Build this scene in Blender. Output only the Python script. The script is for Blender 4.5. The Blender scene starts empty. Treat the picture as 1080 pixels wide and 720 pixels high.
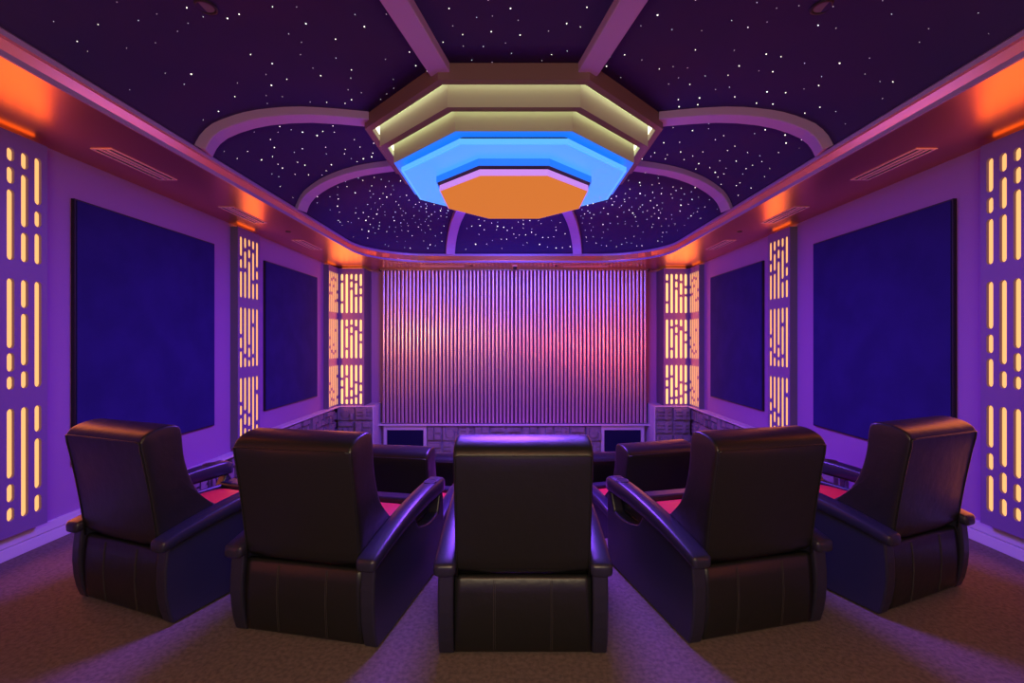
import bpy, bmesh, math, random
from mathutils import Vector, Matrix
PI = math.pi
random.seed(7)
sc = bpy.context.scene
COL = sc.collection
EYE = 1.57

# ------------------------------------------------------------------ materials
def mat(name, base=(0.5, 0.5, 0.5), rough=0.5, metal=0.0, emit=None, strength=0.0, spec=0.5,
        noise=None, bump=None, sheen=0.0, coat=0.0):
    m = bpy.data.materials.new(name); m.use_nodes = True
    nt = m.node_tree; b = nt.nodes['Principled BSDF']
    b.inputs['Base Color'].default_value = (*base, 1)
    b.inputs['Roughness'].default_value = rough
    b.inputs['Metallic'].default_value = metal
    b.inputs['Specular IOR Level'].default_value = spec
    if sheen: b.inputs['Sheen Weight'].default_value = sheen
    if coat: b.inputs['Coat Weight'].default_value = coat
    if emit:
        b.inputs['Emission Color'].default_value = (*emit, 1)
        b.inputs['Emission Strength'].default_value = strength
    tc = nt.nodes.new('ShaderNodeTexCoord')
    if noise:                                   # (scale, other colour, detail)
        n = nt.nodes.new('ShaderNodeTexNoise'); n.inputs['Scale'].default_value = noise[0]
        n.inputs['Detail'].default_value = noise[2]
        mx = nt.nodes.new('ShaderNodeMix'); mx.data_type = 'RGBA'
        mx.inputs[6].default_value = (*base, 1); mx.inputs[7].default_value = (*noise[1], 1)
        nt.links.new(tc.outputs['Object'], n.inputs['Vector'])
        rp = nt.nodes.new('ShaderNodeValToRGB')
        rp.color_ramp.elements[0].position = 0.35; rp.color_ramp.elements[1].position = 0.65
        nt.links.new(n.outputs['Fac'], rp.inputs['Fac'])
        nt.links.new(rp.outputs['Color'], mx.inputs[0])
        nt.links.new(mx.outputs[2], b.inputs['Base Color'])
    if bump:                                    # (kind, scale, strength, distance)
        if bump[0] == 'noise':
            t = nt.nodes.new('ShaderNodeTexNoise'); t.inputs['Scale'].default_value = bump[1]
            t.inputs['Detail'].default_value = 6; out = t.outputs['Fac']
        elif bump[0] == 'voronoi':
            t = nt.nodes.new('ShaderNodeTexVoronoi'); t.inputs['Scale'].default_value = bump[1]; out = t.outputs['Distance']
        else:
            t = nt.nodes.new('ShaderNodeTexChecker'); t.inputs['Scale'].default_value = bump[1]; out = t.outputs['Fac']
        nt.links.new(tc.outputs['Object'], t.inputs['Vector'])
        bp = nt.nodes.new('ShaderNodeBump'); bp.inputs['Strength'].default_value = bump[2]
        bp.inputs['Distance'].default_value = bump[3]
        nt.links.new(out, bp.inputs['Height']); nt.links.new(bp.outputs['Normal'], b.inputs['Normal'])
    return m

M = {}
M['wall'] = mat('wall_fabric', (0.32, 0.165, 0.40), 0.8, bump=('checker', 90, 0.25, 0.004))
M['base'] = mat('baseboard_paint', (0.60, 0.54, 0.66), 0.45)
M['carpet'] = mat('carpet', (0.23, 0.18, 0.155), 0.95, noise=(45, (0.15, 0.12, 0.105), 8), bump=('noise', 260, 0.6, 0.01), spec=0.1)
M['soffit'] = mat('soffit_copper', (0.70, 0.29, 0.16), 0.30, metal=0.9)
M['lip'] = mat('lip_paint', (0.40, 0.26, 0.52), 0.35)
M['band'] = mat('cove_band', (0.82, 0.36, 0.22), 0.28, metal=0.9)
M['dome'] = mat('star_cloth', (0.060, 0.032, 0.11), 0.85, spec=0.15, noise=(1.2, (0.045, 0.03, 0.11), 3))
M['rib'] = mat('rib_paint', (0.46, 0.30, 0.56), 0.5)
M['cream'] = mat('tier_paint', (0.50, 0.55, 0.37), 0.5)
M['brown'] = mat('tier_edge_paint', (0.19, 0.105, 0.10), 0.5)
M['white'] = mat('tier_white_paint', (0.75, 0.72, 0.78), 0.4)
M['cream_led'] = mat('cream_led', (0.8, 0.8, 0.7), emit=(1.0, 0.97, 0.62), strength=2.2)
M['blue_glow_edge'] = mat('blue_edge_glow_paint', (0.1, 0.3, 0.7), 0.35, emit=(0.09, 0.46, 1.0), strength=1.0)  # blue LED light on the painted edge, put in as emission
M['blue_glow_step'] = mat('deep_blue_glow_paint', (0.05, 0.15, 0.6), 0.35, emit=(0.0, 0.16, 0.85), strength=0.9)  # deeper blue light on paint, put in as emission
M['rim'] = mat('lilac_glow_paint', (0.6, 0.4, 0.6), 0.4, emit=(0.58, 0.22, 0.80), strength=0.75)  # lilac light on the painted rim, put into its emission
M['blue_glow'] = mat('blue_glow_paint', (0.1, 0.3, 0.7), 0.35, emit=(0.055, 0.36, 1.0), strength=0.95)  # glow stands for blue LED light falling on white paint
M['orange_glow'] = mat('orange_glow_paint', (0.10, 0.05, 0.015), 0.8, spec=0.1, emit=(0.74, 0.205, 0.030), strength=0.92, noise=None)  # orange light on the panel put in as glow, no lamp behind
M['amber'] = mat('amber_diffuser', (0.12, 0.06, 0.02), 0.7, emit=(1.0, 0.46, 0.15), strength=1.3)
M['amber_hot'] = mat('bright_amber_diffuser', (0.12, 0.06, 0.02), 0.7, emit=(1.0, 0.54, 0.20), strength=1.6)
M['strip'] = mat('orange_led_strip', (0.6, 0.3, 0.1), 0.5, emit=(1.0, 0.17, 0.012), strength=2.2)
M['cove_strip'] = mat('cove_led_strip', (0.6, 0.3, 0.1), 0.5, emit=(1.0, 0.16, 0.02), strength=2.4)
M['column'] = mat('column_paint', (0.19, 0.12, 0.29), 0.45)
M['column_side'] = mat('column_side_paint', (0.16, 0.13, 0.17), 0.5)
M['panel'] = mat('navy_fabric', (0.026, 0.020, 0.14), 0.9, spec=0.1, noise=(3, (0.021, 0.017, 0.115), 5), bump=('noise', 120, 0.3, 0.004))
M['curtain'] = mat('satin_curtain', (0.72, 0.60, 0.66), 0.30, metal=0.8)
M['lining'] = mat('curtain_lining', (0.085, 0.03, 0.075), 0.8, spec=0.1)
M['track'] = mat('track_metal', (0.35, 0.28, 0.26), 0.4, metal=0.6)
M['stone'] = mat('relief_tile', (0.30, 0.25, 0.31), 0.5, noise=(6, (0.20, 0.165, 0.21), 4), bump=('noise', 40, 0.3, 0.01))
M['grille'] = mat('speaker_cloth', (0.012, 0.012, 0.05), 0.9, spec=0.1)
M['leather'] = mat('black_leather', (0.013, 0.0145, 0.0135), 0.36, spec=0.5, bump=('noise', 14, 0.12, 0.02))
M['leather_blue_lit'] = mat('black_leather_blue_lit', (0.022, 0.023, 0.044), 0.33, spec=0.5, bump=('voronoi', 220, 0.10, 0.003))  # blue light on the chair sides put into the leather colour
M['red'] = mat('red_leather', (0.82, 0.045, 0.05), 0.42, spec=0.4)
M['stitch'] = mat('stitch_thread', (0.05, 0.045, 0.042), 0.6)
M['dark'] = mat('dark_metal', (0.012, 0.010, 0.012), 0.5)
M['vent'] = mat('vent_metal', (0.9, 0.6, 0.55), 0.6)
M['star'] = mat('star_fibre', (0.8, 0.8, 0.8), emit=(1.0, 0.95, 0.80), strength=2.6)
M['stard'] = mat('star_fibre_dim', (0.8, 0.8, 0.8), emit=(0.9, 0.85, 0.95), strength=0.8)
M['starb'] = mat('star_fibre_blue', (0.8, 0.8, 0.8), emit=(0.72, 0.85, 1.0), strength=1.3)
for k in ('star', 'starb', 'stard'):
    M[k].cycles.emission_sampling = 'NONE'

# ------------------------------------------------------------------ mesh helpers
def obj(name, bm, m, parent=None, smooth=False, bevel=0.0, seg=2, subsurf=0):
    bmesh.ops.recalc_face_normals(bm, faces=bm.faces)
    me = bpy.data.meshes.new(name); bm.to_mesh(me); bm.free()
    if smooth:
        for p in me.polygons: p.use_smooth = True
    o = bpy.data.objects.new(name, me); COL.objects.link(o)
    for mm in (m if isinstance(m, (list, tuple)) else [m]): me.materials.append(mm)
    if parent: o.parent = parent
    if bevel:
        b = o.modifiers.new('bevel', 'BEVEL'); b.width = bevel; b.segments = seg
        b.limit_method = 'ANGLE'; b.angle_limit = math.radians(35)
    if subsurf:
        s = o.modifiers.new('sub', 'SUBSURF'); s.levels = subsurf; s.render_levels = subsurf
    return o

def box(bm, x0, x1, y0, y1, z0, z1, mi=0):
    v = [bm.verts.new(p) for p in ((x0,y0,z0),(x1,y0,z0),(x1,y1,z0),(x0,y1,z0),(x0,y0,z1),(x1,y0,z1),(x1,y1,z1),(x0,y1,z1))]
    for f in ((0,3,2,1),(4,5,6,7),(0,1,5,4),(1,2,6,5),(2,3,7,6),(3,0,4,7)):
        bm.faces.new([v[i] for i in f]).material_index = mi

def boxes(*bs):
    bm = bmesh.new()
    for b in bs: box(bm, *b)
    return bm

def loft(bm, rings, closed=True, cap=True, loop=False):
    """rings of equal length -> skin"""
    vs = [[bm.verts.new(p) for p in r] for r in rings]
    n = len(rings[0]); R = len(vs)
    for i in range(R if loop else R - 1):
        a, b = vs[i], vs[(i + 1) % R]
        for j in range(n if closed else n - 1):
            k = (j + 1) % n
            bm.faces.new((a[j], a[k], b[k], b[j]))
    if cap and not loop:
        bm.faces.new(vs[0]); bm.faces.new(vs[-1])
    return vs

def tube(bm, pts, r, n=8):
    pts = [Vector(p) for p in pts]; rings = []
    for i, p in enumerate(pts):
        d = (pts[min(i + 1, len(pts) - 1)] - pts[max(i - 1, 0)]).normalized()
        up = Vector((0, 0, 1)) if abs(d.z) < 0.9 else Vector((0, 1, 0))
        a = d.cross(up).normalized(); b = a.cross(d)
        rings.append([p + (a * math.cos(2*PI*k/n) + b * math.sin(2*PI*k/n)) * r for k in range(n)])
    loft(bm, rings)

def plate_with_holes(bm, outer, holes, y0, y1):
    """outline and holes in (x, z), front face at y0, back at y1"""
    edges = []
    for lp in [outer] + holes:
        vs = [bm.verts.new((x, y0, z)) for x, z in lp]
        for i in range(len(vs)): edges.append(bm.edges.new((vs[i], vs[(i + 1) % len(vs)])))
    r = bmesh.ops.triangle_fill(bm, use_beauty=True, use_dissolve=False, edges=edges)
    faces = [g for g in r['geom'] if isinstance(g, bmesh.types.BMFace)]
    e = bmesh.ops.extrude_face_region(bm, geom=faces)
    for g in e['geom']:
        if isinstance(g, bmesh.types.BMVert): g.co.y = y1

def tag(o, label, cat, group=None, kind=None):
    o['label'] = label; o['category'] = cat
    if group: o['group'] = group
    if kind: o['kind'] = kind
    return o

def thing(name, label, cat, loc=(0, 0, 0), rotz=0.0, group=None):
    o = bpy.data.objects.new(name, None); COL.objects.link(o); o.empty_display_size = 0.1
    o.location = loc; o.rotation_euler = (0, 0, rotz)
    return tag(o, label, cat, group)

def dup(root, loc, rotz, label, group=None):
    def cp(o, parent):
        c = o.copy(); COL.objects.link(c); c.parent = parent
        for ch in o.children: cp(ch, c)
        return c
    r = root.copy(); COL.objects.link(r); r.location = loc; r.rotation_euler = (0, 0, rotz)
    r['label'] = label
    if group: r['group'] = group
    for ch in root.children: cp(ch, r)
    return r

def struct(name, bm, m, label=None, **kw):
    o = obj(name, bm, m, **kw); o['kind'] = 'structure'
    if label: o['label'] = label
    return o

# ------------------------------------------------------------------ room dimensions
W = 3.66; YB = -1.3; YF = 9.95; ZS = EYE + 1.52; D2 = -0.42; D3 = -0.84; ZTOP = 4.05
E1, E2 = 3.72, 5.10      # riser fronts
WT = 0.2

bm = boxes((-W, W, YB, E1, -1.05, 0), (-W, -2.8, E1, 4.7, -1.05, 0), (2.8, W, E1, 4.7, -1.05, 0), (-W, W, E1, E2, -1.05, D2), (-W, W, E2, YF, -1.05, D3))
tag(struct('floor', bm, M['carpet']), 'taupe carpet floor stepping down in tiers towards the screen', 'floor')
for s, nm in ((-1, 'left'), (1, 'right')):
    x0, x1 = sorted((s * W, s * (W + WT)))
    tag(struct('wall_' + nm, boxes((x0, x1, YB, YF, -1.05, ZTOP)), M['wall']), nm + ' side wall in fabric, lit purple', 'wall')
tag(struct('wall_front', boxes((-W - WT, W + WT, YF, YF + WT, -1.05, ZTOP)), M['wall']), 'front wall behind the pleated curtain', 'wall')
tag(struct('wall_back', boxes((-W - WT, W + WT, YB - WT, YB, -1.05, ZTOP)), M['wall']), 'back wall of the cinema room', 'wall')

# opening of the ceiling dome: rounded rectangle
AX, Y0, Y1, RAD = 2.74, 1.02, 9.0, 1.15
def rr_path(nc=14, ns=10):
    pts = []
    cs = [((AX - RAD, Y1 - RAD), 0), ((-AX + RAD, Y1 - RAD), PI/2), ((-AX + RAD, Y0 + RAD), PI), ((AX - RAD, Y0 + RAD), 1.5*PI)]
    for (c, a0) in cs:
        for k in range(nc + 1):
            a = a0 + PI/2 * k / nc
            pts.append((Vector((c[0] + RAD*math.cos(a), c[1] + RAD*math.sin(a))), Vector((math.cos(a), math.sin(a)))))
    return pts
RR = rr_path()
def sweep(bm, prof, open_=True):
    """prof: list of (outward offset, z)"""
    rings = [[(p.x + n.x*d, p.y + n.y*d, z) for d, z in prof] for p, n in RR]
    loft(bm, rings, closed=not open_, cap=False, loop=True)

def ceil_plate(bm, z0, z1, off):
    outer = [(-W, YB), (W, YB), (W, YF), (-W, YF)]
    hole = [(p.x + n.x*off, p.y + n.y*off) for p, n in RR]
    edges = []
    for lp in (outer, hole):
        vs = [bm.verts.new((x, y, z0)) for x, y in lp]
        for i in range(len(vs)): edges.append(bm.edges.new((vs[i], vs[(i+1) % len(vs)])))
    r = bmesh.ops.triangle_fill(bm, use_beauty=True, use_dissolve=False, edges=edges)
    fs = [g for g in r['geom'] if isinstance(g, bmesh.types.BMFace)]
    e = bmesh.ops.extrude_face_region(bm, geom=fs)
    for g in e['geom']:
        if isinstance(g, bmesh.types.BMVert): g.co.z = z1
bm = bmesh.new(); ceil_plate(bm, ZS, ZS + 0.03, 0.0)
tag(struct('ceiling', bm, M['soffit']), 'satin copper coloured ceiling soffit running round the star dome', 'ceiling')
# stepped crown round the opening
bm = bmesh.new(); sweep(bm, [(0.0, ZS), (-0.012, ZS + 0.002), (-0.012, ZS + 0.034), (0.0, ZS + 0.036), (0.0, ZS)], open_=True)
tag(struct('trim_1', bm, M['lip']), 'slim lower edge trim of the soffit round the star dome', 'trim')
bm = bmesh.new(); sweep(bm, [(0.0, ZS + 0.03), (0.075, ZS + 0.03), (0.075, ZS + 0.055), (0.05, ZS + 0.14), (0.20, ZS + 0.14), (0.20, ZS + 0.03)], open_=True)
tag(struct('trim_2', bm, M['band']), 'glossy cove band glowing orange round the star dome', 'trim')
bm = bmesh.new(); sweep(bm, [(0.022, ZS + 0.135), (0.018, ZS + 0.165), (0.04, ZS + 0.185), (0.10, ZS + 0.185), (0.10, ZS + 0.135), (0.022, ZS + 0.135)], open_=True)
tag(struct('trim_3', bm, M['lip']), 'pale upper lip trim at the foot of the star dome', 'trim')
bm = bmesh.new(); sweep(bm, [(0.045, ZS + 0.031), (0.068, ZS + 0.031), (0.068, ZS + 0.037), (0.045, ZS + 0.037), (0.045, ZS + 0.031)], open_=True)
tag(obj('cove_light_strip', bm, M['cove_strip']), 'thin orange light strip lying in the cove round the dome', 'light strip')

# ------------------------------------------------------------------ dome
OC = Vector((0.0, 5.05))
def oct_pts(r):
    return [Vector((OC.x + r / math.cos(PI/8) * math.cos(PI/8 + k*PI/4), OC.y + r / math.cos(PI/8) * math.sin(PI/8 + k*PI/4))) for k in range(8)]
R1 = 1.425
CORN = oct_pts(R1 - 0.02)
BX, BY0, BY1, BR = AX + 0.04, Y0 - 0.04, Y1 + 0.04, RAD + 0.04
def inside(p):
    cx, cy = 0.0, (BY0 + BY1) / 2; hx, hy = BX, (BY1 - BY0) / 2
    qx, qy = abs(p.x - cx) - hx + BR, abs(p.y - cy) - hy + BR
    d = math.hypot(max(qx, 0), max(qy, 0)) + min(max(qx, qy), 0) - BR
    return max(0.0, -d)
PROF = [(0, 1.70), (0.03, 1.775), (0.07, 1.84), (0.14, 1.91), (0.245, 1.975), (0.37, 2.033), (0.51, 2.08), (0.69, 2.12), (0.87, 2.146), (1.1, 2.158), (1.4, 2.163), (9, 2.163)]
def dome_z(p):
    e = inside(p)
    for (a, ha), (b, hb) in zip(PROF, PROF[1:]):
        if e <= b: return EYE + ha + (hb - ha) * (e - a) / (b - a)
    return EYE + 2.163
RIBEND = [Vector((BX, 6.01)), Vector((1.235, BY1)), Vector((-1.235, BY1)), Vector((-BX, 6.01)),
          Vector((-BX, 4.14)), Vector((-1.12, BY0)), Vector((1.12, BY0)), Vector((BX, 4.14))]
BOUND = [p + n*0.04 for p, n in RR]
def boundary_between(a, b, n):
    """walk counter-clockwise along the dome boundary from a to b"""
    dense = []
    m = len(BOUND)
    for i in range(m):
        p, q = BOUND[i], BOUND[(i+1) % m]
        for k in range(12): dense.append(p.lerp(q, k/12))
    ia = min(range(len(dense)), key=lambda i: (dense[i]-a).length)
    ib = min(range(len(dense)), key=lambda i: (dense[i]-b).length)
    if ib <= ia: ib += len(dense)
    seq = [a] + [dense[i % len(dense)] for i in range(ia+1, ib)] + [b]
    L = [0]
    for p, q in zip(seq, seq[1:]): L.append(L[-1] + (q-p).length)
    out = []; j = 0
    for k in range(n + 1):
        t = L[-1] * k / n
        while j < len(L) - 2 and L[j+1] < t: j += 1
        out.append(seq[j].lerp(seq[j+1], 0 if L[j+1] == L[j] else (t - L[j]) / (L[j+1] - L[j])))
    return out
SV = [0, .1, .2, .3, .4, .5, .58, .66, .73, .79, .85, .9, .94, .97, .99, 1]
PANEL_LABEL = {
    0: 'starry ceiling panel at the front right corner of the dome',
    1: 'starry ceiling panel above the curtain, beyond the octagonal light',
    2: 'starry ceiling panel at the front left corner of the dome',
    3: 'narrow starry ceiling panel between two ribs beside the left wall',
    4: 'wide starry ceiling panel at the top left, with dark downlight',
    5: 'starry ceiling panel nearest the camera, between two straight ribs',
    6: 'wide starry ceiling panel at the top right, with dark downlight',
    7: 'narrow starry ceiling panel between two ribs beside the right wall'}
star_me = None
def star_mesh(m):
    bm = bmesh.new(); bmesh.ops.create_icosphere(bm, subdivisions=1, radius=1.0)
    me = bpy.data.meshes.new('star_light'); bm.to_mesh(me); bm.free(); me.materials.append(m); return me
SM = [star_mesh(M['star']), star_mesh(M['starb']), star_mesh(M['stard'])]
def ip(poly, p):
    c = False; n = len(poly)
    for i in range(n):
        a, b = poly[i], poly[(i+1) % n]
        if (a.y > p.y) != (b.y > p.y) and p.x < (b.x-a.x)*(p.y-a.y)/(b.y-a.y)+a.x: c = not c
    return c
STAR_DENS = {0: 28, 1: 22, 2: 28, 3: 25, 4: 15, 5: 15, 6: 15, 7: 25}
for k in range(8):
    # panel k lies between rib k and rib k+1 (index 0 -> ribs 0,1)
    a, b = RIBEND[k], RIBEND[(k+1) % 8]
    ca, cb = CORN[k], CORN[(k+1) % 8]
    n = 28
    outer = boundary_between(a, b, n)
    bm = bmesh.new(); rings = []
    for i in range(n + 1):
        q = ca.lerp(cb, i/n)
        row = []
        for s in SV:
            p = q.lerp(outer[i], s); row.append((p.x, p.y, dome_z(p)))
        rings.append(row)
    loft(bm, rings, closed=False, cap=False)
    # order of PANEL_LABEL: index of the panel between rib k and rib k+1
    pk = k
    po = obj('star_ceiling_panel', bm, M['dome'], smooth=True)
    if sum(p.normal.z for p in po.data.polygons) > 0: po.data.flip_normals()
    sm = po.modifiers.new('thickness', 'SOLIDIFY'); sm.thickness = 0.02; sm.offset = -1
    tag(po, PANEL_LABEL[pk], 'ceiling panel', 'starry panels of the ceiling dome', 'structure')
    poly = [ca, *outer, cb]
    xs = [p.x for p in poly]; ys = [p.y for p in poly]
    # shrink away from ribs
    area = abs(sum(p.x*q.y - q.x*p.y for p, q in zip(poly, poly[1:] + poly[:1]))) / 2
    want = STAR_DENS[k]; got = 0; tries = 0; pts = []
    rnd = random.Random(100 + k)
    target_n = min(100 if k != 5 else 60, int(area * want)); extra_n = 70 if k in (0, 2) else 0
    while len(pts) < target_n + extra_n and tries < 20000:
        tries += 1
        p = Vector((rnd.uniform(min(xs), max(xs)), rnd.uniform(min(ys), max(ys))))
        if p.y < 2.3 or not ip(poly, p): continue
        if abs(p.x) > p.y*1.13: continue
        e = inside(p)
        if e < 0.03: continue
        slope = (dome_z(p) - dome_z(p + (OC - p).normalized()*0.02)) / 0.02
        wgt = math.sqrt(1 + slope*slope)
        if rnd.random() > wgt / 2.2: continue
        if pts and min((p - q).length for q in pts) < 0.10 / wgt: continue
        # keep off the ribs
        bad = False
        for (u, v) in ((ca, a), (cb, b)):
            d = (v-u).normalized(); w = p-u; dist = abs(w.x*d.y - w.y*d.x)
            if dist < 0.12: bad = True
        if bad: continue
        pts.append(p)
    dust = []
    for i, p in enumerate(pts):
        big = rnd.random()
        r = (0.0012 + 0.00068*p.y) * (0.70 + 0.8*big**4)
        if i >= target_n: dust.append((p, r)); continue
        kind = 0 if big > 0.55 else (1 if big > 0.4 else 2 if p.y < 4.6 else 0)
        o = bpy.data.objects.new('star_light', SM[kind]); COL.objects.link(o)
        o.parent = po; o.location = (p.x, p.y, dome_z(p) - 0.003); o.scale = (r, r, r)
    if dust:
        bm = bmesh.new()
        for p, r in dust:
            bmesh.ops.create_icosphere(bm, subdivisions=1, radius=r, matrix=Matrix.Translation((p.x, p.y, dome_z(p) - 0.003)))
        o = obj('star_dust', bm, M['starb'], po); o['kind'] = 'stuff'

RIB_LABEL = ['curved ceiling rib from the octagonal light to the right wall, farther one',
             'short rib above the curtain, right of the pair beyond the octagonal light',
             'short rib above the curtain, left of the pair beyond the octagonal light',
             'curved ceiling rib from the octagonal light to the left wall, farther one',
             'curved ceiling rib from the octagonal light to the left wall, nearer one',
             'straight purple ceiling rib running up off the photo, left one',
             'straight purple ceiling rib running up off the photo, right one',
             'curved ceiling rib from the octagonal light to the right wall, nearer one']
for k in range(8):
    a, b = CORN[k], RIBEND[k]
    d = (b - a).normalized(); nrm = Vector((-d.y, d.x)); rings = []
    a2 = a - d*0.02
    L = (b - a2).length
    for i in range(41):
        t = i/40; t = 1 - (1-t)**1.6
        p = a2.lerp(b, t); z = dome_z(p)
        hw = 0.085
        # normal of the profile in the vertical plane
        p2 = a2.lerp(b, min(1, t + 0.01)); p1 = a2.lerp(b, max(0, t - 0.01))
        sl = (dome_z(p2) - dome_z(p1)) / max(1e-6, (p2-p1).length)
        nl = Vector((-sl*d.x, -sl*d.y, 1)); nl.normalize()
        def P(side, dep):
            q = Vector((p.x + nrm.x*side, p.y + nrm.y*side, z)); return q - nl*dep
        if t >= 1:
            pass
        rings.append([P(-hw, -0.03), P(hw, -0.03), P(hw, 0.066), P(hw-0.006, 0.072), P(-hw+0.006, 0.072), P(-hw, 0.066)])
    bm = bmesh.new(); loft(bm, rings)
    tag(obj('ceiling_rib', bm, M['rib']), RIB_LABEL[k], 'ceiling rib', 'ribs of the ceiling dome')

# ------------------------------------------------------------------ octagonal ceiling light
fx = thing('octagonal_ceiling_light', 'stepped octagonal ceiling light with cream, blue and orange tiers', 'ceiling light', (OC.x, OC.y, EYE + 1.525))
def oct_ring(bm, r, z):
    return [(p.x - OC.x, p.y - OC.y, z - 1.525) for p in oct_pts(r)]
def oct_solid(name, prof, m, closed=True):
    """prof: (r, h above eye) loop"""
    bm = bmesh.new()
    rings = [[(p.x - OC.x, p.y - OC.y, h - 1.525) for (r, h) in prof for p in [oct_pts(r)[k]]] for k in range(8)]
    loft(bm, rings, closed=closed, cap=False, loop=True)
    return obj(name, bm, m, fx)
def oct_disc(name, r, h0, h1, m, bevel=0.0):
    bm = bmesh.new(); loft(bm, [oct_ring(bm, r, h0), oct_ring(bm, r, h1)])
    return obj(name, bm, m, fx, bevel=bevel)
H1, H2, H3, H4, H45, H5 = 2.03, 1.884, 1.746, 1.672, 1.609, 1.525
t1 = oct_solid('outer_tier', [(R1, H1), (R1, H1 + 0.17), (1.36, H1 + 0.17), (1.36, H1)], M['brown']); t1['label'] = 'brown outer tier'
oct_disc('mounting_plate', 1.38, H1 + 0.14, H1 + 0.16, M['brown'])
t2 = oct_solid('cream_tier', [(1.297, H2), (1.297, H1 + 0.14), (1.226, H1 + 0.14), (1.226, H2)], M['cream']); t2['label'] = 'upper cream tier'
oct_solid('underside_shade_or_glow', [(1.295, H2 - 0.002), (1.295, H2 + 0.004), (1.228, H2 + 0.004), (1.228, H2 - 0.002)], M['brown'])['label'] = 'shade painted under the upper cream tier'  # brown ring added to paint shade under the cream paint
t3 = oct_solid('cream_tier', [(1.175, H3), (1.175, H2 + 0.13), (1.06, H2 + 0.13), (1.06, H3)], M['cream']); t3['label'] = 'lower cream tier'
oct_solid('light_strip', [(1.305, H1 + 0.05), (1.352, H1 + 0.05), (1.352, H1 + 0.06), (1.305, H1 + 0.06)], M['cream_led'])
oct_solid('light_strip', [(1.182, H2 + 0.05), (1.220, H2 + 0.05), (1.220, H2 + 0.06), (1.182, H2 + 0.06)], M['cream_led'])
oct_solid('underside_shade_or_glow', [(1.172, H3 - 0.002), (1.172, H3 + 0.01), (1.07, H3 + 0.01), (1.07, H3 - 0.002)], M['blue_glow_step'])['label'] = 'underside with deep blue light painted as glow'  # blue light on this underside put in as glow
oct_disc('neck', 1.055, H4 + 0.03, H2 + 0.1, M['dark'])
b4 = oct_disc('blue_tier', 1.084, H4, H4 + 0.04, M['blue_glow']); b4['label'] = 'tier with blue light painted as glow'
oct_solid('blue_glow_edge', [(1.108, H4 + 0.004), (1.108, H4 + 0.042), (1.088, H4 + 0.042), (1.088, H4 + 0.004)], M['blue_glow_edge'])['label'] = 'tier edge with blue light painted as glow'
b5 = oct_disc('blue_glow_step', 0.785, H45, H4 + 0.004, M['blue_glow_step'])
oct_disc('painted_shade', 0.776, H45 - 0.003, H45 + 0.002, M['dark'])  # dark disc painted in for the shade under the blue step
oct_disc('centre_neck', 0.70, H5 + 0.05, H45 + 0.01, M['dark'])
b6 = oct_disc('rim', 0.755, H5 + 0.003, H5 + 0.060, M['rim']); b6['label'] = 'rim with lilac light painted as glow'
b7 = oct_disc('orange_tier', 0.745, H5, H5 + 0.02, M['orange_glow']); b7['label'] = 'bottom panel with orange light painted as glow'

# ------------------------------------------------------------------ skirting
for s, nm in ((-1, 'left'), (1, 'right')):
    xs = lambda d0, d1: tuple(sorted((s*(W - d0), s*(W - d1))))
    a, b = xs(0, 0.03), xs(0, 0.016)
    bm = boxes((*a, YB, 4.7, 0, 0.085), (*b, YB, 4.7, 0.085, 0.092), (*xs(0, 0.026), YB, 4.7, 0.092, 0.165))
    tag(struct('baseboard_' + nm, bm, M['base'], bevel=0.004), 'pale stepped baseboard along the %s wall' % nm, 'baseboard')

# ------------------------------------------------------------------ slotted light columns
LW, LP, CW = 0.05, 0.095, 0.52
MODZ = [(0.298, 1.094), (1.229, 2.018), (2.146, 2.941)]
# fractions of the module height, read from the top; the rest are gaps
PAT_TOP = [(.32,.15,.43), (.17,.29,.44), (.12,.15,.63), (.15,.48,.27), (.44,.15,.29)]
PAT_MID = [(.45,.18,.27), (.78,.16), (.63,.17,.12), (.26,.48,.16), (1.0,)]
PAT_LOW = [(.40,.16,.34), (.55,.19,.16), (.62,.16,.12), (1.0,), (.25,.47,.16)]
CPAT_TOP = [(.17,.48,.25), (1.0,), (.14,.16,.60), (.18,.30,.42), (.31,.16,.43)]
CPAT_MID = [(1.0,), (.18,.50,.22), (.14,.16,.60), (.18,.72), (.31,.20,.39)]
CPAT_LOW = [(.33,.17,.40), (.27,.50,.13), (.58,.18,.14), (.42,.30,.18), (.45,.17,.28)]
def pill(cx, z0, z1, w, n=5):
    r = w/2; pts = []
    for k in range(n+1): a = PI*k/n; pts.append((cx + r*math.cos(a), z1 - r + r*math.sin(a)))
    for k in range(n+1): a = PI + PI*k/n; pts.append((cx + r*math.cos(a), z0 + r + r*math.sin(a)))
    return pts
def slot_panel(z_bot, z_top, pats, width=CW):
    """front panel in local x (0..width), z; front at y=-depth handled by caller"""
    holes = []
    m0 = (width - 4*LP) / 2
    for (z0, z1), pat in zip(MODZ, pats):
        for i, fr in enumerate(pat):
            gap = (1 - sum(fr)) / max(1, len(fr) - 1) if len(fr) > 1 else 0
            z = z1; H = z1 - z0
            for f in fr:
                holes.append(pill(m0 + i*LP, z - f*H, z, LW)); z -= (f + gap) * H
    return [(0, z_bot), (width, z_bot), (width, z_top), (0, z_top)], holes
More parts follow.
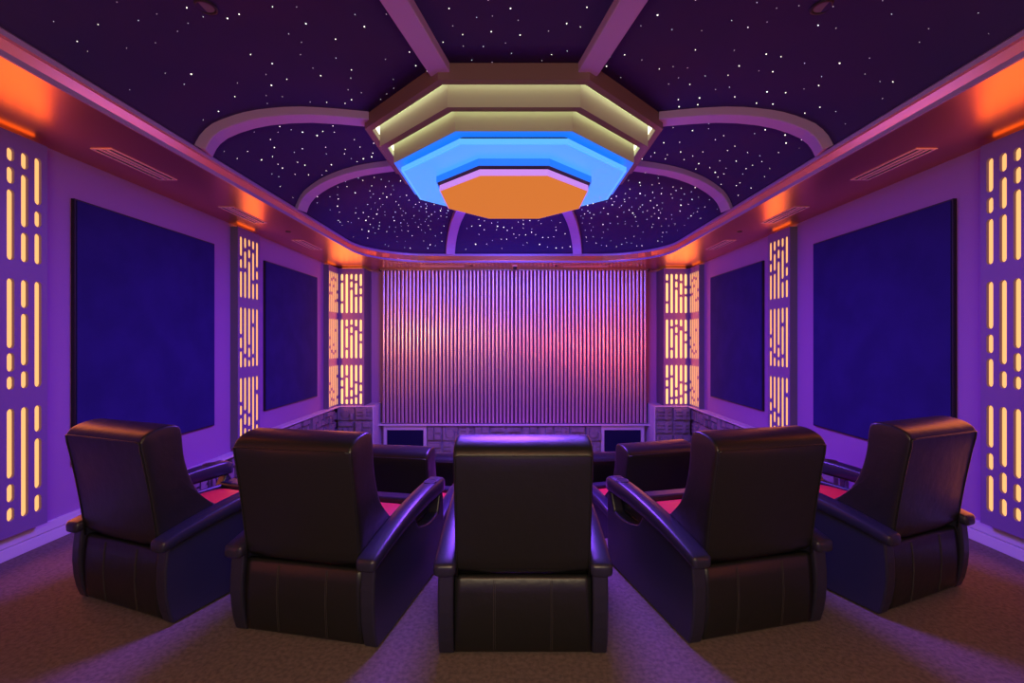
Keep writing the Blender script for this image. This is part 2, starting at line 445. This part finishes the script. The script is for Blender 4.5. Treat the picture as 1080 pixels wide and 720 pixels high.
def column_parts(parent, z_bot, pats, depth, amber, x0=0.0, y=0.0, rot=0.0, strip=True, width=CW, t=0.014):
    """column standing against local y=0 plane, face towards -y"""
    z_top = ZS - 0.035
    def fin(o):
        o.location = (x0, y, 0); o.rotation_euler = (0, 0, rot); return o
    outer, holes = slot_panel(z_bot, z_top, pats, width)
    bm = bmesh.new(); plate_with_holes(bm, outer, holes, -depth, -depth + t)
    fin(obj('slotted_panel', bm, M['column'], parent))
    bm = boxes((0, 0.02, -depth + t, 0, z_bot, z_top), (width - 0.02, width, -depth + t, 0, z_bot, z_top),
               (0.02, width - 0.02, -depth + t, 0, z_bot, z_bot + 0.02), (0.02, width - 0.02, -0.01, 0, z_bot, z_top))
    fin(obj('housing', bm, M['column_side'], parent))
    bm = boxes((0.022, width - 0.022, -depth + t + 0.001, -depth + t + 0.006, z_bot + 0.03, z_top - 0.02))
    d = fin(obj('diffuser', bm, amber, parent)); d['label'] = 'glowing amber diffuser'
    if strip:
        bm = boxes((0.06, width - 0.06, -depth + 0.035, -depth + 0.05, z_top - 0.012, z_top + 0.012))
        d = fin(obj('light_strip', bm, M['strip'], parent)); d['label'] = 'orange uplight strip'
SP = [PAT_LOW, PAT_MID, PAT_TOP]; CP = [CPAT_LOW, CPAT_MID, CPAT_TOP]
G_COL = 'slotted amber light columns'
cA = thing('light_column', 'tall amber slotted light column at the left edge of the photo', 'light column', (-W, 3.04, 0), PI/2, G_COL)
column_parts(cA, 0.19, SP, 0.10, M['amber'], t=0.02)
dup(cA, (W, 3.56, 0), -PI/2, 'tall amber slotted light column at the right edge of the photo')
cB = thing('light_column', 'amber slotted light column between the two blue panels on the left wall', 'light column', (-W, 6.02, 0), PI/2, G_COL)
column_parts(cB, 0.19, SP, 0.10, M['amber'], t=0.008)
dup(cB, (W, 6.54, 0), -PI/2, 'amber slotted light column between the two blue panels on the right wall')
for s, nm in ((-1, 'left'), (1, 'right')):
    t = thing('corner_light_column', 'two-sided amber slotted light column in the front %s corner' % nm, 'light column', (s*3.56, 9.47, 0), 0, G_COL)
    # front face: local origin at the corner
    column_parts(t, 0.27, CP, YF - 9.47, M['amber_hot'], x0=(0 if s < 0 else -CW), y=YF - 9.47)
    # side face
    if s < 0: column_parts(t, 0.27, SP, 0.10, M['amber'], x0=-0.10, y=-0.50, rot=PI/2, width=0.50, t=0.004)
    else:     column_parts(t, 0.27, SP, 0.10, M['amber'], x0=0.10, y=0.0, rot=-PI/2, width=0.50, t=0.004)

# ------------------------------------------------------------------ acoustic panels
G_P = 'navy acoustic panels on the side walls'
for s, nm in ((-1, 'left'), (1, 'right')):
    for i, (y0, y1, w) in enumerate(((3.867, 5.645, 'large navy fabric wall panel nearest the camera on the %s wall'),
                                     (6.82, 8.60, 'smaller looking navy fabric wall panel farther along the %s wall'))):
        p = thing('acoustic_panel', w % nm, 'wall panel', (s*W, (y0+y1)/2, 1.653), 0, G_P)
        h = 1.087; xx = sorted((0, -s*0.04)); L = (y1-y0)/2
        obj('fabric_face', boxes((*xx, -L, L, -h, h)), M['panel'], p, bevel=0.006)
        xf = sorted((0, -s*0.03))
        obj('dark_edge', boxes((*xf, -L-.012, -L, -h-.012, h+.012), (*xf, L, L+.012, -h-.012, h+.012),
                                (*xf, -L, L, -h-.012, -h), (*xf, -L, L, h, h+.012)), M['dark'], p)  # dark strips round the panel edge

# ------------------------------------------------------------------ relief wainscot
def relief(bm, L, H, T, seed):
    """tiles over local x 0..L, z 0..H, back at y=0, growing to -y"""
    r = random.Random(seed)
    box(bm, 0, L, -0.03, 0, 0, H)
    nx = max(1, round(L/T)); nz = max(1, round(H/(T*0.9)))
    tw, th = L/nx, H/nz
    for i in range(nx):
        for j in range(nz):
            x0, z0 = i*tw, j*th; g = 0.012
            d = 0.055 + r.choice((0, 0.018, 0.034))
            box(bm, x0+g, x0+tw-g, -d, -0.02, z0+g, z0+th-g)
            style = r.randrange(4)
            def sub(u0, u1, v0, v1, e):
                box(bm, x0 + tw*u0, x0 + tw*u1, -d-e*1.7, -d+0.005, z0 + th*v0, z0 + th*v1)
            if style == 0:
                for q in range(3): sub(.12, .88, .14+.26*q, .30+.26*q, 0.018)
                sub(.5, .7, .1, .9, 0.028)
            elif style == 1:
                sub(.1, .45, .1, .9, 0.03); sub(.52, .9, .55, .9, 0.02); sub(.52, .9, .12, .42, 0.035)
            elif style == 2:
                sub(.1, .9, .62, .88, 0.03); sub(.1, .3, .12, .5, 0.02); sub(.4, .6, .12, .5, 0.04); sub(.7, .9, .12, .5, 0.015)
            else:
                cx, cz, rad = x0 + tw*.5, z0 + th*.5, min(tw, th)*.28
                loft(bm, [[(cx + rad*math.cos(2*PI*k/10), -d-0.03*q, cz + rad*math.sin(2*PI*k/10)) for k in range(10)] for q in (-0.2, 1)])
                sub(.06, .2, .1, .9, 0.02); sub(.8, .94, .1, .6, 0.03)
HS = 0.25
for s, nm in ((-1, 'left'), (1, 'right')):
    for (ya, yb, top, sd) in ((6.54, 9.42, HS, 5), (E2, 6.54, 0.13, 15)):
        bm = bmesh.new(); relief(bm, yb - ya, top - D3, 0.33, sd + s)
        o = struct('wall_relief_' + nm, bm, M['stone'])
        if s < 0: o.location = (-W, ya, D3); o.rotation_euler = (0, 0, PI/2)
        else:     o.location = (W, yb, D3); o.rotation_euler = (0, 0, -PI/2)
        tag(o, ('low wall of sculpted relief tiles beside the far blue panel, %s side' if sd == 5 else 'lower stretch of relief tiles beside the second row, %s side') % nm, 'wainscot', None, 'structure')
        xx = sorted((s*W, s*(W-0.15)))
        tag(struct('trim_%d' % ((4 if sd == 5 else 9) + (s > 0)), boxes((*xx, ya, yb, top - 0.005, top + 0.02)), M['base'], bevel=0.005), ('pale ledge capping the relief tiles beside the far blue panel, %s side' if sd == 5 else 'pale ledge on the lower relief tiles, %s side') % nm, 'trim')
    # box below the corner column
    L = 0.74
    bm = bmesh.new(); relief(bm, L - 0.03, HS - D3, 0.33, 30 + s)
    o = struct('wall_relief_corner_' + nm, bm, M['stone']); o.location = ((-3.56 if s < 0 else 3.56 - L + 0.03), 9.46, D3)
    tag(o, 'sculpted relief tiles below the corner light column, front %s' % nm, 'wainscot', None, 'structure')
    xo = sorted((s*3.56, s*(3.56 - L))); xe = sorted((s*(3.56 - L), s*(3.56 - L + 0.03)))
    bm = boxes((*xo, 9.38, YF, HS - 0.003, HS + 0.02), (*xe, 9.38, YF, D3, HS - 0.003), (*sorted((s*3.56, s*(3.56-L+0.03))), 9.461, YF, D3, HS - 0.003))
    tag(struct('trim_%d' % (6 + (s > 0)), bm, M['base'], bevel=0.004), 'pale edging round the relief tiles of the front %s corner' % nm, 'trim')
# below the curtain
ZL = EYE - 1.73
bm = bmesh.new(); relief(bm, 3.66, ZL - 0.03 - D3, 0.33, 77)
o = struct('wall_relief_front', bm, M['stone']); o.location = (-1.83, 9.84, D3)
tag(o, 'sculpted relief tiles under the curtain between two speaker grilles', 'wainscot', None, 'structure')
tag(struct('trim_8', boxes((-2.82, 2.84, 9.70, YF, ZL - 0.025, ZL + 0.01)), M['base'], bevel=0.005), 'pale ledge running below the pleated curtain', 'trim')
for s, nm in ((-1, 'left'), (1, 'right')):
    g = thing('floor_speaker', 'square dark speaker grille in pale frame, under the %s end of the curtain' % nm, 'speaker', (s*2.28, 9.84, D3), 0, 'speakers under the curtain')
    obj('grille', boxes((-0.38, 0.38, -0.045, 0.1, 0.06, EYE - 1.843 - D3)), M['grille'], g, bevel=0.006)
    h = ZL - 0.03 - D3
    obj('frame', boxes((-0.45, -0.385, -0.07, 0.1, 0, h), (0.385, 0.45, -0.07, 0.1, 0, h), (-0.385, 0.385, -0.07, 0.1, h - 0.095, h), (-0.385, 0.385, -0.07, 0.1, 0, 0.055)), M['base'], g, bevel=0.005)

# ------------------------------------------------------------------ curtain
def curtain(x0, x1, seed, label):
    r = random.Random(seed)
    t = thing('stage_curtain', label, 'curtain', ((x0 + x1)/2, 9.80, EYE - 1.705), 0, 'pleated curtains over the screen')
    H = 1.478 + 1.705; hw = (x1 - x0)/2
    n = int(round((x1 - x0) / 0.0797)); p = (x1 - x0)/n
    bm = bmesh.new()
    for i in range(n):
        c = -hw + p*(i + .5); w = p*.335; sl = 0.004*r.uniform(-1, 1); d = 0.004*r.uniform(-1, 1)
        rings = []
        for z, f in ((0, 1), (H*.3, 1), (H*.7, 1), (H, 1)):
            ring = [(c - w*f*math.cos(PI*k/12) + sl*(z/H - .5), -0.046 - d - 0.018*math.sin(PI*k/12), z) for k in range(13)]
            ring += [(c + w*f + sl*(z/H - .5), -0.012, z), (c - w*f + sl*(z/H - .5), -0.012, z)]
            rings.append(ring)
        loft(bm, rings, cap=False)
    o = obj('pleats', bm, M['curtain'], t, smooth=True)
    ln = obj('lining', boxes((-hw, hw, -0.012, 0.004, 0.004, H)), M['lining'], t); ln['label'] = 'dark lining showing between the pleats'
    return t
curtain(-2.76, 0.0, 1, 'silvery pleated curtain half on the left, reflecting blue and salmon light')
curtain(0.006, 2.785, 2, 'silvery pleated curtain half on the right, reflecting red light')
tr = thing('curtain_track', 'long metal track the pleated curtain hangs from', 'curtain track', (0, 9.80, ZS), 0)
obj('rail', boxes((-2.80, 2.82, -0.05, 0.05, -0.034, 0)), M['track'], tr, bevel=0.004)
obj('end_cap', boxes((-2.82, -2.80, -0.055, 0.055, -0.04, 0)), M['dark'], tr)
obj('end_cap', boxes((2.82, 2.84, -0.055, 0.055, -0.04, 0)), M['dark'], tr)

# ------------------------------------------------------------------ vents, downlights, sensor on the soffit
def vent(label, x, y, L, rotz):
    t = thing('air_vent', label, 'air vent', (x, y, ZS), rotz, 'slot air vents in the soffit')
    h = L/2; w = 0.085
    obj('frame', boxes((-w, -w+.016, -h, h, -.006, 0), (w-.016, w, -h, h, -.006, 0), (-w+.016, w-.016, -h, -h+.016, -.006, 0), (-w+.016, w-.016, h-.016, h, -.006, 0)), M['vent'], t)
    obj('backing', boxes((-w+.016, w-.016, -h+.016, h-.016, -.001, 0.002)), M['dark'], t)
    for k in range(2):
        c = -w + .016 + (2*w - .032) * (k + 1) / 3
        obj('slat', boxes((c-.013, c+.013, -h+.016, h-.016, -.006, -.001)), M['vent'], t)
for s, nm in ((-1, 'left'), (1, 'right')):
    vent('slot air vent over the near blue panel, %s soffit' % nm, s*3.25, 4.03, 0.72, 0)
    vent('slot air vent before the middle light column, %s soffit' % nm, s*3.25, 5.62, 0.72, 0)
    vent('slot air vent near the far blue panel, %s soffit' % nm, s*3.25, 7.35, 0.72, 0)
    vent('slot air vent over the %s half of the curtain' % nm, s*1.45, 9.45, 0.9, PI/2)
def downlight(label, x, y, z, r):
    t = thing('downlight', label, 'downlight', (x, y, z), 0, 'dark recessed downlights')
    bm = bmesh.new()
    N = 24
    loft(bm, [[(q*math.cos(2*PI*k/N), q*math.sin(2*PI*k/N), h) for (q, h) in ((r*.72, 0.0), (r*.75, -.008), (r, -.006), (r, 0.0))] for k in range(N)], closed=True, cap=False, loop=True)
    obj('trim_ring', bm, M['dark'], t, smooth=True)
    bm = bmesh.new(); loft(bm, [[(r*.72*math.cos(2*PI*k/N), r*.72*math.sin(2*PI*k/N), h) for k in range(N)] for h in (-.003, .0)])
    obj('lens', bm, M['column_side'], t)
for s, nm in ((-1, 'left'), (1, 'right')):
    p = Vector((s*1.97, 2.98)); downlight('dark round downlight among the stars at the top %s' % nm, p.x, p.y, dome_z(p), 0.07)
    downlight('tiny dark downlight beside the middle light column, %s soffit' % nm, s*3.12, 6.45, ZS, 0.035)
    downlight('tiny dark downlight in the soffit above the curtain, %s of centre' % nm, s*0.85, 9.35, ZS, 0.035)
se = thing('ceiling_sensor', 'small sensor hanging from the soffit above the curtain centre', 'sensor', (0.02, 9.3, ZS), 0)
bm = bmesh.new(); N = 20
loft(bm, [[(q*math.cos(2*PI*k/N), q*math.sin(2*PI*k/N), h) for k in range(N)] for q, h in ((.06, 0), (.06, -.02), (.045, -.03))])
obj('mount', bm, M['vent'], se)
bm = bmesh.new(); bmesh.ops.create_uvsphere(bm, u_segments=16, v_segments=10, radius=0.04)
for v in bm.verts: v.co.z -= 0.05
obj('dome_eye', bm, M['dark'], se, smooth=True)

# ------------------------------------------------------------------ recliners
def arm_top(y): return 0.482 + 0.142 * math.sin(PI/2 * max(0, min(1, (y + 0.02) / 0.92)))**0.9
def arm_th(y): return 0.065 + 0.045 * max(0, min(1, y/0.8))
def make_chair(label, group):
    t = thing('recliner', label, 'recliner', (0, 0, 0), 0, group)
    # --- base body
    obj('base', boxes((-.335, .335, .06, .88, .03, .40)), M['leather'], t, bevel=0.02)
    # --- padded rear panel with two seams
    bm = bmesh.new()
    cuts = [-.338, -.142, .142, .338]; cols = []
    for a, b in zip(cuts, cuts[1:]):
        for k in range(7 if b > .3 else 6):
            f = k/6; cols.append((a + (b-a)*f, 0.0))
    zs = [(.02, .03), (.035, .018), (.12, .006), (.22, .0), (.32, .006), (.385, .016), (.40, .03)]
    rows = []
    for x, d in cols:
        rows.append([(x, .045 - d - .02 + yy*0.9, z) for z, yy in zs] + [(x, .08, .40), (x, .08, .02)])
    loft(bm, rows)
    o = obj('rear_panel', bm, M['leather'], t, smooth=True)
    for x in (-.142, .142):
        bm = bmesh.new()
        for dx in (-.004, .004):
            tube(bm, [(x + dx, .045 - .0215 + yy*0.9, z) for z, yy in zs[1:-1]], 0.0014, 5)
        obj('stitching', bm, M['stitch'], o)
    # --- side panels and armrests
    for s in (-1, 1):
        prof = [(0.05, 0.01), (0.028, 0.08), (0.014, 0.16), (0.008, 0.24), (0.010, 0.32), (0.022, arm_top(0.02) - arm_th(0.02) + 0.01)]
        for k in range(1, 15):
            y = 0.02 + 0.90*k/14; prof.append((y, arm_top(y) - arm_th(y) + 0.012))
        prof += [(0.95, 0.47), (0.955, 0.30), (0.945, 0.04), (0.92, 0.01)]
        # opening under the front of the arm
        hole = []
        ys = [0.50 + 0.40*k/8 for k in range(9)]
        for y in ys: hole.append((y, arm_top(y) - arm_th(y) - 0.004))
        for k in range(1, 8):
            y = 0.90 - 0.40*k/8; u = (y - 0.50)/0.40
            hole.append((y, min(arm_top(y) - arm_th(y) - 0.01, 0.478 - 0.095*math.sin(PI*min(1, u*0.72 + 0.04))**0.7)))
        bm = bmesh.new(); plate_with_holes(bm, prof, [hole], 0, 0.078)
        # profile lies in (x=y_chair, z); turn it so that thickness runs across the chair
        for v in bm.verts:
            yy, th, zz = v.co.x, v.co.y, v.co.z
            v.co = Vector((s*(0.343 + th), yy, zz))
        obj('side_panel', bm, M['leather_blue_lit'], t, bevel=0.012, seg=3)
        bm = bmesh.new(); rings = []
        N = 26; xc = s*0.384
        stations = [(-0.018, .55), (-0.014, .8), (-0.006, 0.96)] + [(0.0 + 0.90*k/N, 1.0) for k in range(N+1)] + [(0.93, .95), (0.955, .8), (0.965, .5)]
        for y, sc_ in stations:
            zt, th = arm_top(y), arm_th(y); zc = zt - th/2
            if y > 0.90: zc -= (y - 0.9)*0.25
            w, h = 0.055*sc_, th/2*sc_
            ring = []
            for k in range(16):
                a = 2*PI*k/16; ca, sa = math.cos(a), math.sin(a); e = 0.45
                ring.append((xc + w*math.copysign(abs(ca)**e, ca), y, zc + h*math.copysign(abs(sa)**e, sa)))
            rings.append(ring)
        loft(bm, rings)
        ar = obj('armrest', bm, M['leather_blue_lit'], t, smooth=True)
        # cup holder
        bm = bmesh.new(); cy, r = 0.80, 0.036
        sl = (arm_top(cy+.03) - arm_top(cy-.03)) / .06
        rings = []
        for k in range(24):
            a = 2*PI*k/24
            def pp(q, h): return (xc + q*math.cos(a), cy + q*math.sin(a), arm_top(cy) + sl*q*math.sin(a) + h)
            rings.append([pp(r, .002), pp(r+.003, .003), pp(r+.006, .001), pp(r+.009, -.01), pp(r, -.01)])
        loft(bm, rings, closed=True, cap=False, loop=True)
        bm2 = [[(xc + r*math.cos(2*PI*k/24), cy + r*math.sin(2*PI*k/24), arm_top(cy) + sl*r*math.sin(2*PI*k/24) + h) for k in range(24)] for h in (-.008, .0015)]
        loft(bm, bm2)
        c = obj('cup_holder', bm, M['dark'], ar); c['label'] = 'round dark cup holder'
    # --- backrest: lofted across its width, sides flare forward
    rear = [(.030, .405), (.022, .50), (.006, .62), (-.016, .76), (-.040, .90), (-.057, .98), (-.0605, 1.012), (-.062, 1.022)]
    top = [(-.060, 1.030), (-.048, 1.052), (-.02, 1.074), (.03, 1.090), (.09, 1.098), (.135, 1.092), (.158, 1.070)]
    frs = [(.166, 1.00), (.170, .92), (.190, .83), (.22, .74), (.265, .655), (.325, .58), (.395, .525)]
    frc = [(.150, 1.00), (.150, .92), (.150, .83), (.155, .74), (.165, .655), (.18, .59), (.20, .55)]
    bots = [(.42, .48), (.36, .43), (.20, .41)]; botc = [(.20, .50), (.17, .44), (.12, .41)]
    HWd = 0.338
    xs = [-HWd, -HWd+.003, -HWd+.009, -HWd+.02, -HWd+.035, -.28, -.25, -.22, -.18, -.09, 0, .09, .18, .22, .25, .28, HWd-.035, HWd-.02, HWd-.009, HWd-.003, HWd]
    rings = []
    for x in xs:
        u = max(0, min(1, (abs(x) - .18)/.09)); u = u*u*(3-2*u)
        pts = rear + top + [(a[0]*(1-u) + b[0]*u, a[1]) for a, b in zip(frc, frs)] + [(a[0]*(1-u)+b[0]*u, a[1]*(1-u)+b[1]*u) for a, b in zip(botc, bots)]
        e = HWd - abs(x)
        ins = 0.0 if e > 0.016 else (0.016 - math.sqrt(max(0, 0.016**2 - (0.016 - e)**2)))*0.9
        puff = 0.008*math.cos(x/HWd*PI/2)
        if ins or puff:
            cx = sum(p[0] for p in pts)/len(pts); q = []
            n = len(pts)
            for i, p in enumerate(pts):
                a, b = pts[i-1], pts[(i+1) % n]
                tx, tz = b[0]-a[0], b[1]-a[1]; l = math.hypot(tx, tz) or 1
                nx, nz = tz/l, -tx/l      # inward or outward
                sgn = 1 if ((cx - p[0])*nx + (0.75 - p[1])*nz) > 0 else -1
                w = 0
                if i < 8: w = puff*math.sin(PI*min(1, i/7))*0.8
                q.append((p[0] + sgn*nx*ins - (w if i < 8 else 0), p[1] + sgn*nz*ins))
            pts = q
        rings.append([(x, a, b) for a, b in pts])
    bm = bmesh.new(); loft(bm, rings)
    br = obj('backrest', bm, M['leather'], t, smooth=True, subsurf=1)
    # piping along the rear edge
    bm = bmesh.new()
    path = [(-.327, a - .001, b) for a, b in rear] + [(x, -.065, 1.026) for x in (-.30, -.15, 0, .15, .30)] + [(.327, a - .001, b) for a, b in reversed(rear)]
    tube(bm, path, 0.0042, 6)
    obj('piping', bm, M['leather'], br, smooth=True)
    # --- seat
    bm = bmesh.new()
    nx, ny = 12, 12; rows = []
    for j in range(ny+1):
        y = .19 + (.84-.19)*j/ny; row = []
        for i in range(nx+1):
            x = -.30 + .60*i/nx
            b = (1 - abs(2*i/nx-1)**5) * (1 - abs(2*j/ny-1)**6)
            row.append((x, y, .435 + .04*b))
        rows.append([(r[0], r[1], .37) for r in (row[0],)] + row + [(row[-1][0], y, .37)])
    loft(bm, rows, closed=True, cap=True)
    st = obj('seat', bm, M['red'], t, smooth=True); st['label'] = 'red seat cushion'
    bm = boxes((-.338, -.302, .15, .86, .38, .462), (.302, .338, .15, .86, .38, .462), (-.338, .338, .842, .95, .36, .478))
    obj('seat_border', bm, M['leather_blue_lit'], t, bevel=0.018, seg=3)
    obj('footrest', boxes((-.335, .335, .89, .965, .06, .355)), M['leather'], t, bevel=0.025, seg=3)
    for ch in t.children_recursive:
        if ch.type == 'MESH' and ch.name.split('.')[0] in ('base', 'side_panel', 'armrest', 'cup_holder', 'seat', 'seat_border', 'footrest'):
            for v in ch.data.vertices:
                if v.co.y > 0.3: v.co.y = 0.3 + (v.co.y - 0.3)*1.10
    return t
G1 = 'black recliners of the rear row'; G2 = 'black recliners of the second row'; G3 = 'black recliners of the front row'
A = math.radians
c0 = make_chair('black leather recliner in the middle of the rear row, seen square from behind', G1)
c0.location = (0.045, 2.28, 0)
dup(c0, (-1.114, 2.405, 0), -A(11.5), 'black leather recliner second from the left in the rear row')
dup(c0, (-2.295, 2.675, 0), -A(20.5), 'black leather recliner nearest the left wall in the rear row')
dup(c0, (1.321, 2.455, 0), A(14), 'black leather recliner second from the right in the rear row')
dup(c0, (2.493, 2.775, 0), A(22.5), 'black leather recliner nearest the right wall in the rear row')
def front(cx, cy, z, ang, label, g):
    a = A(ang); d = (-math.sin(a), math.cos(a))     # facing direction
    dup(c0, (cx + d[0]*0.06, cy + d[1]*0.06, z), a, label, g)
front(-1.045, 3.87, D2, -9.3, 'black recliner back showing left of the middle recliner, one row ahead', G2)
front(1.285, 4.025, D2, 17, 'black recliner back showing right of the middle recliner, one row ahead', G2)
front(-0.93, 5.36, D3, -6, 'partly hidden black recliner two rows ahead, left of the middle recliner', G3)
front(0.905, 5.38, D3, 6, 'partly hidden black recliner two rows ahead, right of the middle recliner', G3)

# ------------------------------------------------------------------ lights
def area(name, loc, rot, size, color, power, shape='DISK', size_y=None, spread=None):
    l = bpy.data.lights.new(name, 'AREA'); l.shape = shape; l.size = size
    if size_y: l.size_y = size_y
    l.color = color; l.energy = power
    if spread: l.spread = spread
    o = bpy.data.objects.new(name, l); COL.objects.link(o); o.location = loc; o.rotation_euler = rot
    return o
def point(name, loc, color, power, radius=0.1):
    l = bpy.data.lights.new(name, 'POINT'); l.color = color; l.energy = power; l.shadow_soft_size = radius
    o = bpy.data.objects.new(name, l); COL.objects.link(o); o.location = loc
    return o
area('octagon_lamp', (OC.x, OC.y, EYE + 1.50), (0, 0, 0), 1.3, (0.09, 0.035, 1.0), 340)
area('orange_fill', (OC.x, OC.y, EYE + 1.49), (0, 0, 0), 1.3, (1.0, 0.17, 0.03), 45)  # added orange fill, not a lamp of the fixture
for dx, dy, rx, rz, pw in ((0, 1.15, PI/2, 0, 90), (1.15, 0, PI/2, -PI/2, 4), (-1.15, 0, PI/2, PI/2, 4)):
    area('blue_fill', (OC.x + dx, OC.y + dy, EYE + 1.60), (rx, 0, rz), 1.6, (0.12, 0.09, 1.0), pw, 'RECTANGLE', 0.12)  # added blue fill towards curtain and side walls, no fitting
area('red_fill', (2.7, 6.9, 1.5), (A(92), 0, A(18)), 0.4, (1.0, 0.07, 0.05), 10, spread=A(75))  # added red fill for the right half of the curtain, no fitting
area('amber_fill', (-2.7, 6.9, 1.75), (A(90), 0, -A(18)), 0.4, (1.0, 0.36, 0.12), 9, spread=A(85))  # added amber fill for the left half of the curtain, no fitting
area('rear_violet_fill', (0, -0.5, 0.05), (PI, 0, 0), 2.6, (0.42, 0.05, 1.0), 12, 'RECTANGLE', 0.5)  # added unseen violet uplight for the near ribs
area('back_lamp', (0, -1.1, 2.3), (A(75), 0, 0), 2.2, (1.0, 0.78, 0.48), 66, 'RECTANGLE', 0.5)
area('violet_uplight_fill', (0, 7.4, -0.75), (PI, 0, 0), 3.2, (0.42, 0.04, 1.0), 40, 'RECTANGLE', 2.0)  # added unseen violet uplight for dome and ribs, no stage light there
for s in (-1, 1):
    for yc in (0.30, 3.30, 6.28, 9.22):
        area('column_lamp', (s*3.50, yc, 1.62), (PI/2, 0, s*PI/2), 0.44, (1.0, 0.165, 0.014), 11, 'RECTANGLE', 2.6)
    area('column_lamp', (s*3.30, 9.40, 1.62), (PI/2, 0, PI), 0.44, (1.0, 0.165, 0.014), 11, 'RECTANGLE', 2.6).rotation_euler = (-PI/2, 0, 0)

w = bpy.data.worlds.new('World'); sc.world = w; w.use_nodes = True
w.node_tree.nodes['Background'].inputs[0].default_value = (0.02, 0.01, 0.05, 1)
w.node_tree.nodes['Background'].inputs[1].default_value = 0.2

# ------------------------------------------------------------------ camera and view
cd = bpy.data.cameras.new('camera'); cam = bpy.data.objects.new('camera', cd); COL.objects.link(cam)
cam.location = (0, 0, EYE); cam.rotation_euler = (PI/2, 0, 0)
cd.sensor_width = 36; cd.lens = 492/1080*36; cd.shift_x = -2/1080; cd.clip_start = 0.05
sc.camera = cam
sc.view_settings.view_transform = 'Standard'; sc.view_settings.look = 'None'
sc.view_settings.gamma = 1; sc.view_settings.use_curve_mapping = False
sc.view_settings.exposure = 0.0
sc.cycles.use_denoising = True
sc.cycles.max_bounces = 8; sc.cycles.diffuse_bounces = 5; sc.cycles.glossy_bounces = 4
sc.cycles.sample_clamp_indirect = 8
